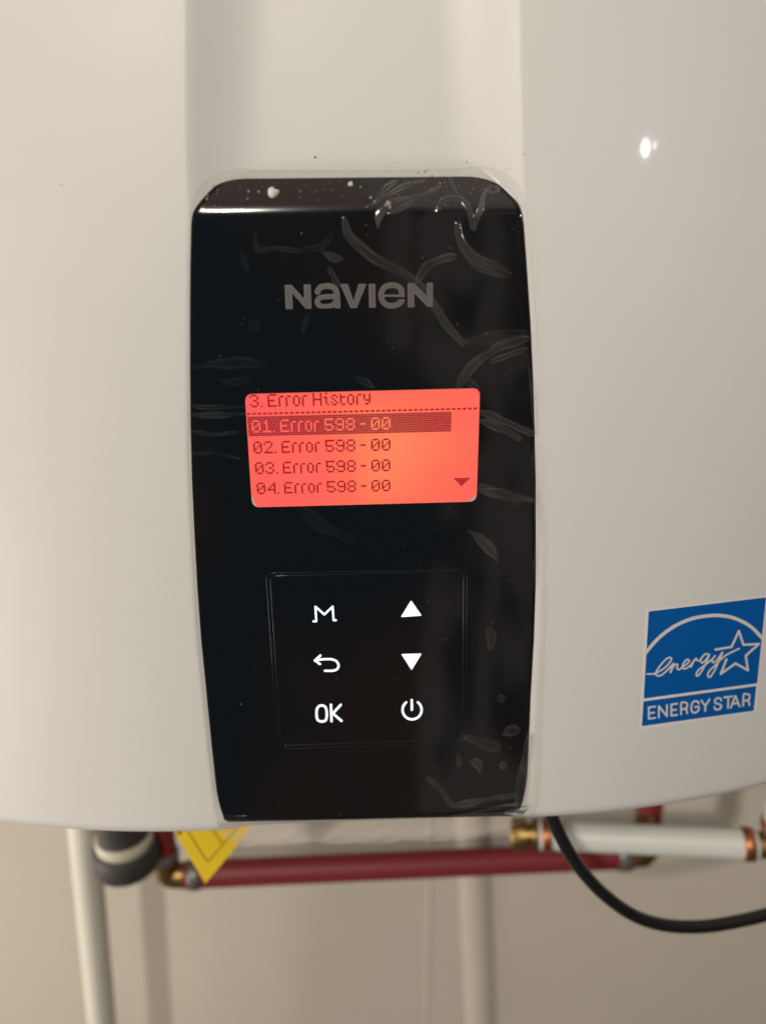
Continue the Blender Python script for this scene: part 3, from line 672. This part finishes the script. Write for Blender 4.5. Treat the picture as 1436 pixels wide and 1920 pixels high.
# dark union with a pale gasket
a, _ = vert(238, 1600, 0.150, 0, 0); X_, Y_ = a[0], a[1]
zc = float(on_plane_y(np.array(238.), np.array(1573.), 0.150)[2])
t = empty('pipe_union', (X_, Y_, zc-0.02), 'fat black rubber pipe union with a cream gasket ring', 'pipe fitting')
turned('pipe', (X_, Y_, ZB+0.05), (X_, Y_, zc+0.002), [(0, .0165), (1, .0165)], m_rubber, t)
turned('gasket', (X_, Y_, zc+0.004), (X_, Y_, zc-0.004), [(0, .0165), (0, .0180), (.15, .0188), (.85, .0188), (1, .0180)], m_gasket, t)
turned('nut', (X_, Y_, zc-0.004), (X_, Y_, zc-0.022), [(0, .0196), (0, .0200), (.08, .0212), (.8, .0212), (.95, .020), (1, .0185), (1, .012)], m_rubber, t)
# red pipe run with elbow and crimp rings
YR = 0.165
A = on_plane_y(np.array(345.), np.array(1641.), YR); Bp = on_plane_y(np.array(1185.), np.array(1604.), YR+0.005)
t = empty('red_pipe', tuple(A), 'long red plastic pipe running level under the heater from a brass elbow', 'pipe')
RR = 0.0094
tube('pipe', [A, Bp], RR, m_red, t)
dX = (Bp-A)/np.linalg.norm(Bp-A)
for s0, s1 in ((0.004, 0.0115),): turned('crimp_ring', A+dX*s0, A+dX*s1, [(0, RR), (0, RR+.0008), (.1, RR+.0014), (.9, RR+.0014), (1, RR+.0008), (1, RR)], m_steel, t)
turned('crimp_ring', Bp-dX*0.012, Bp-dX*0.002, [(0, RR), (0, RR+.0008), (.1, RR+.0014), (.9, RR+.0014), (1, RR+.0008), (1, RR)], m_steel, t)
E = A-dX*0.011
arc_e = [A+dX*0.001, A-dX*0.003] + [E+np.array([-(1-math.cos(q))*0.0, 0, 0]) + dX*(0.006*(1-math.sin(q))) + np.array([0, 0, 0.006*(1-math.cos(q))]) for q in np.linspace(0.2, math.pi/2, 7)] + [E+np.array([0, 0, 0.012])]
tube('elbow', arc_e, 0.0088, m_brass, t)
tube('pipe', [E+np.array([0, 0, 0.011]), E+np.array([0, 0, 0.09])], 0.0078, m_red, t)
turned('crimp_ring', E+np.array([0, 0, 0.014]), E+np.array([0, 0, 0.021]), [(0, .0078), (0, .0086), (.1, .0093), (.9, .0093), (1, .0086), (1, .0078)], m_steel, t)
C = Bp+dX*0.008
tube('elbow', [Bp-dX*0.003, C, C+dX*0.006+np.array([0, .004, 0]), C+dX*0.012+np.array([0, .03, 0.004])], [0.0085, 0.0085, 0.0085, 0.0075], m_brass, t)
# white pipe in front with copper rings
YW = 0.120
A = on_plane_y(np.array(1034.), np.array(1567.), YW+0.012); Bp = on_plane_y(np.array(1392.), np.array(1583.), YW-0.012)
dX = (Bp-A)/np.linalg.norm(Bp-A)
t = empty('white_pipe', tuple(A), 'white plastic pipe between two copper crimp rings under the cover', 'pipe')
RW = 0.0092
tube('pipe', [A-dX*0.008, Bp+dX*0.008], RW, m_white_pex, t)
for q0, q1 in ((A-dX*0.006, A-dX*0.0), (Bp-dX*0.0005, Bp+dX*0.006)):
    turned('copper_ring', q0, q1, [(0, RW), (0, RW+.0006), (.12, RW+.0011), (.88, RW+.0011), (1, RW+.0006), (1, RW)], m_copper, t)
turned('brass_fitting', A-dX*0.0085, A-dX*0.026, [(0, .0050), (0, .0096), (.12, .0100), (.2, .0100), (.22, .0072), (.45, .0072), (.46, .0100), (.9, .0104), (1, .0092), (1, .005)], m_brass, t, seg=12)
Eb = Bp+dX*0.019
tube('brass_elbow', [Bp+dX*0.0085, Bp+dX*0.014, Eb+np.array([-.001, 0, .001]), Eb+np.array([0, 0, .006]), Eb+np.array([0, 0, .0115])], 0.0082, m_brass, t)
tube('riser', [Eb+np.array([0, 0, .011]), Eb+np.array([0, 0, .09])], 0.0088, m_white_pex, t)
turned('copper_ring', Eb+np.array([0, 0, .012]), Eb+np.array([0, 0, .019]), [(0, .0088), (0, .0094), (.12, .0100), (.88, .0100), (1, .0094), (1, .0088)], m_copper, t)
# slim tubes added on the wall, shaped to stand in for pipe shadows
for px0, px1, rr, mm, nm, lab in ((884, 897, 0.0230, m_wall, 'shadow_band', 'wall-coloured vertical tube added for a pipe shadow on the wall right of centre'), (806, 800, 0.0032, m_wall, 'shadow_gap', 'thin wall-coloured tube added for the gap between pipe shadows on the wall')):
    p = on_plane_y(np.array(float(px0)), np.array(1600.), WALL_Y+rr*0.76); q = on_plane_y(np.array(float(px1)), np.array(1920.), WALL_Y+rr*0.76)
    tag(tube(nm, [p-(q-p)*0.6, p, q, q+(q-p)], rr, mm, None, seg=28), lab, 'shadow_band' if nm == 'shadow_band' else 'shadow gap')
# dark red riser close to the wall
a, b = vert(1217, 1530, 0.225, ZB+0.06, 0)
b[2] = float(on_plane_y(np.array(1217.), np.array(1575.), 0.225)[2])
t = empty('red_riser', tuple(b), 'short shaded red pipe rising behind the white pipe', 'pipe')
tube('pipe', [a, b], 0.0098, m_red, t)
turned('crimp_ring', b+np.array([0, 0, 0]), b+np.array([0, 0, .007]), [(0, .0098), (0, .0106), (.1, .0112), (.9, .0112), (1, .0106), (1, .0098)], m_steel, t)

# ------------------------------------------------------------------ cable
cpx = [(1000, 1470, .345), (1022, 1505, .345), (1040, 1545, .347), (1062, 1590, .352), (1092, 1635, .358), (1135, 1680, .366), (1190, 1718, .374), (1250, 1736, .380), (1320, 1738, .385), (1390, 1727, .390), (1450, 1712, .395), (1520, 1690, .40), (1600, 1650, .41)]
P = catmull([at_depth(np.array(float(x)), np.array(float(y)), np.array(z)) for x, y, z in cpx], 8)
o = tube('power_cable', P, 0.0031, m_cable, None, seg=20)
tag(o, 'black power cable drooping from under the heater towards the right', 'cable') if False else tag(o, 'black power cable drooping in a curve from under the heater', 'cable')

# ------------------------------------------------------------------ yellow tag
def tagsheet():
    root_px = [(385, 1657), (300, 1500), (420, 1418), (508, 1500)]
    zz = 0.415
    c = [at_depth(np.array(float(x)), np.array(float(y)), np.array(zz+(1657-y)*-0.00010)) for x, y in root_px]
    n = 14; V = []; 
    nrm = np.cross(c[1]-c[0], c[3]-c[0]); nrm /= np.linalg.norm(nrm)
    if nrm[1] > 0: nrm = -nrm
    def pt(u, v): 
        p = (1-u)*(1-v)*c[0]+u*(1-v)*c[3]+u*v*c[2]+(1-u)*v*c[1]
        return p + nrm*0.003*math.sin(2.6*u+1.3*v)
    def sheet(off, un): return [pt(i/n, j/n)+nrm*off for j in range(n+1) for i in range(n+1)]
    F = grid_faces(n+1, n+1).tolist(); A = sheet(0.0002, 0); Bk = sheet(-0.0002, 0); N = (n+1)**2
    Fb = [tuple(i+N for i in f[::-1]) for f in F]
    loop = list(range(n+1)) + [i*(n+1)+n for i in range(1, n+1)] + [n*(n+1)+j for j in range(n-1, -1, -1)] + [i*(n+1) for i in range(n-1, 0, -1)]
    S = [(loop[i], loop[i]+N, loop[(i+1) % len(loop)]+N, loop[(i+1) % len(loop)]) for i in range(len(loop))]
    t = empty('warning_tag', tuple(c[0]), 'yellow paper tag whose pointed corner hangs below the heater', 'tag')
    mesh_obj('tag_sheet', A+Bk, F+Fb+S, m_yellow, t, smooth=False)
    # thin printed frame line and text fragment
    V = []; F2 = []
    def line(u0_, v0_, u1, v1, w, k=12):
        for i in range(k):
            a, b = i/k, (i+1)/k; q = len(V)
            d = np.array([u1-u0_, v1-v0_]); d = d/np.linalg.norm(d); nn = np.array([-d[1], d[0]])*w
            for s, g in ((a, 1), (b, 1), (b, -1), (a, -1)):
                uu = u0_+(u1-u0_)*s+nn[0]*g; vv = v0_+(v1-v0_)*s+nn[1]*g; V.append(pt(uu, vv)+nrm*0.00035)
            F2.append((q, q+1, q+2, q+3))
    line(.15, .155, .9, .155, .006); line(.15, .165, .15, .9, .006); line(.40, .175, .40, .52, .005); line(.05, .60, .05, .72, .02, 4)
    mesh_obj('printed_line', V, F2, m_ink, t)
tagsheet()

# ------------------------------------------------------------------ second lamp: the small white lamp mirrored in the cover
def mirror_lamp():
    px, py = np.array(1210.), np.array(277.)
    p = on_surf(px, py, cover_y); e = 0.0005
    fx = (cover_y(p[0]+e, p[2])-cover_y(p[0]-e, p[2]))/(2*e); fz = (cover_y(p[0], p[2]+e)-cover_y(p[0], p[2]-e))/(2*e)
    n = np.array([float(fx), -1, float(fz)]); n /= np.linalg.norm(n); d = ray(px, py); d /= np.linalg.norm(d)
    r = d-2*d.dot(n)*n
    return p + r*0.33
q = mirror_lamp(); print('small lamp at', q)
point('small_lamp', tuple(q), 0.34, (0.95, 0.97, 1.0), 0.0047)
point('small_lamp', (q[0]+0.014, q[1], q[2]+0.003), 0.035, (0.95, 0.97, 1.0), 0.0013)
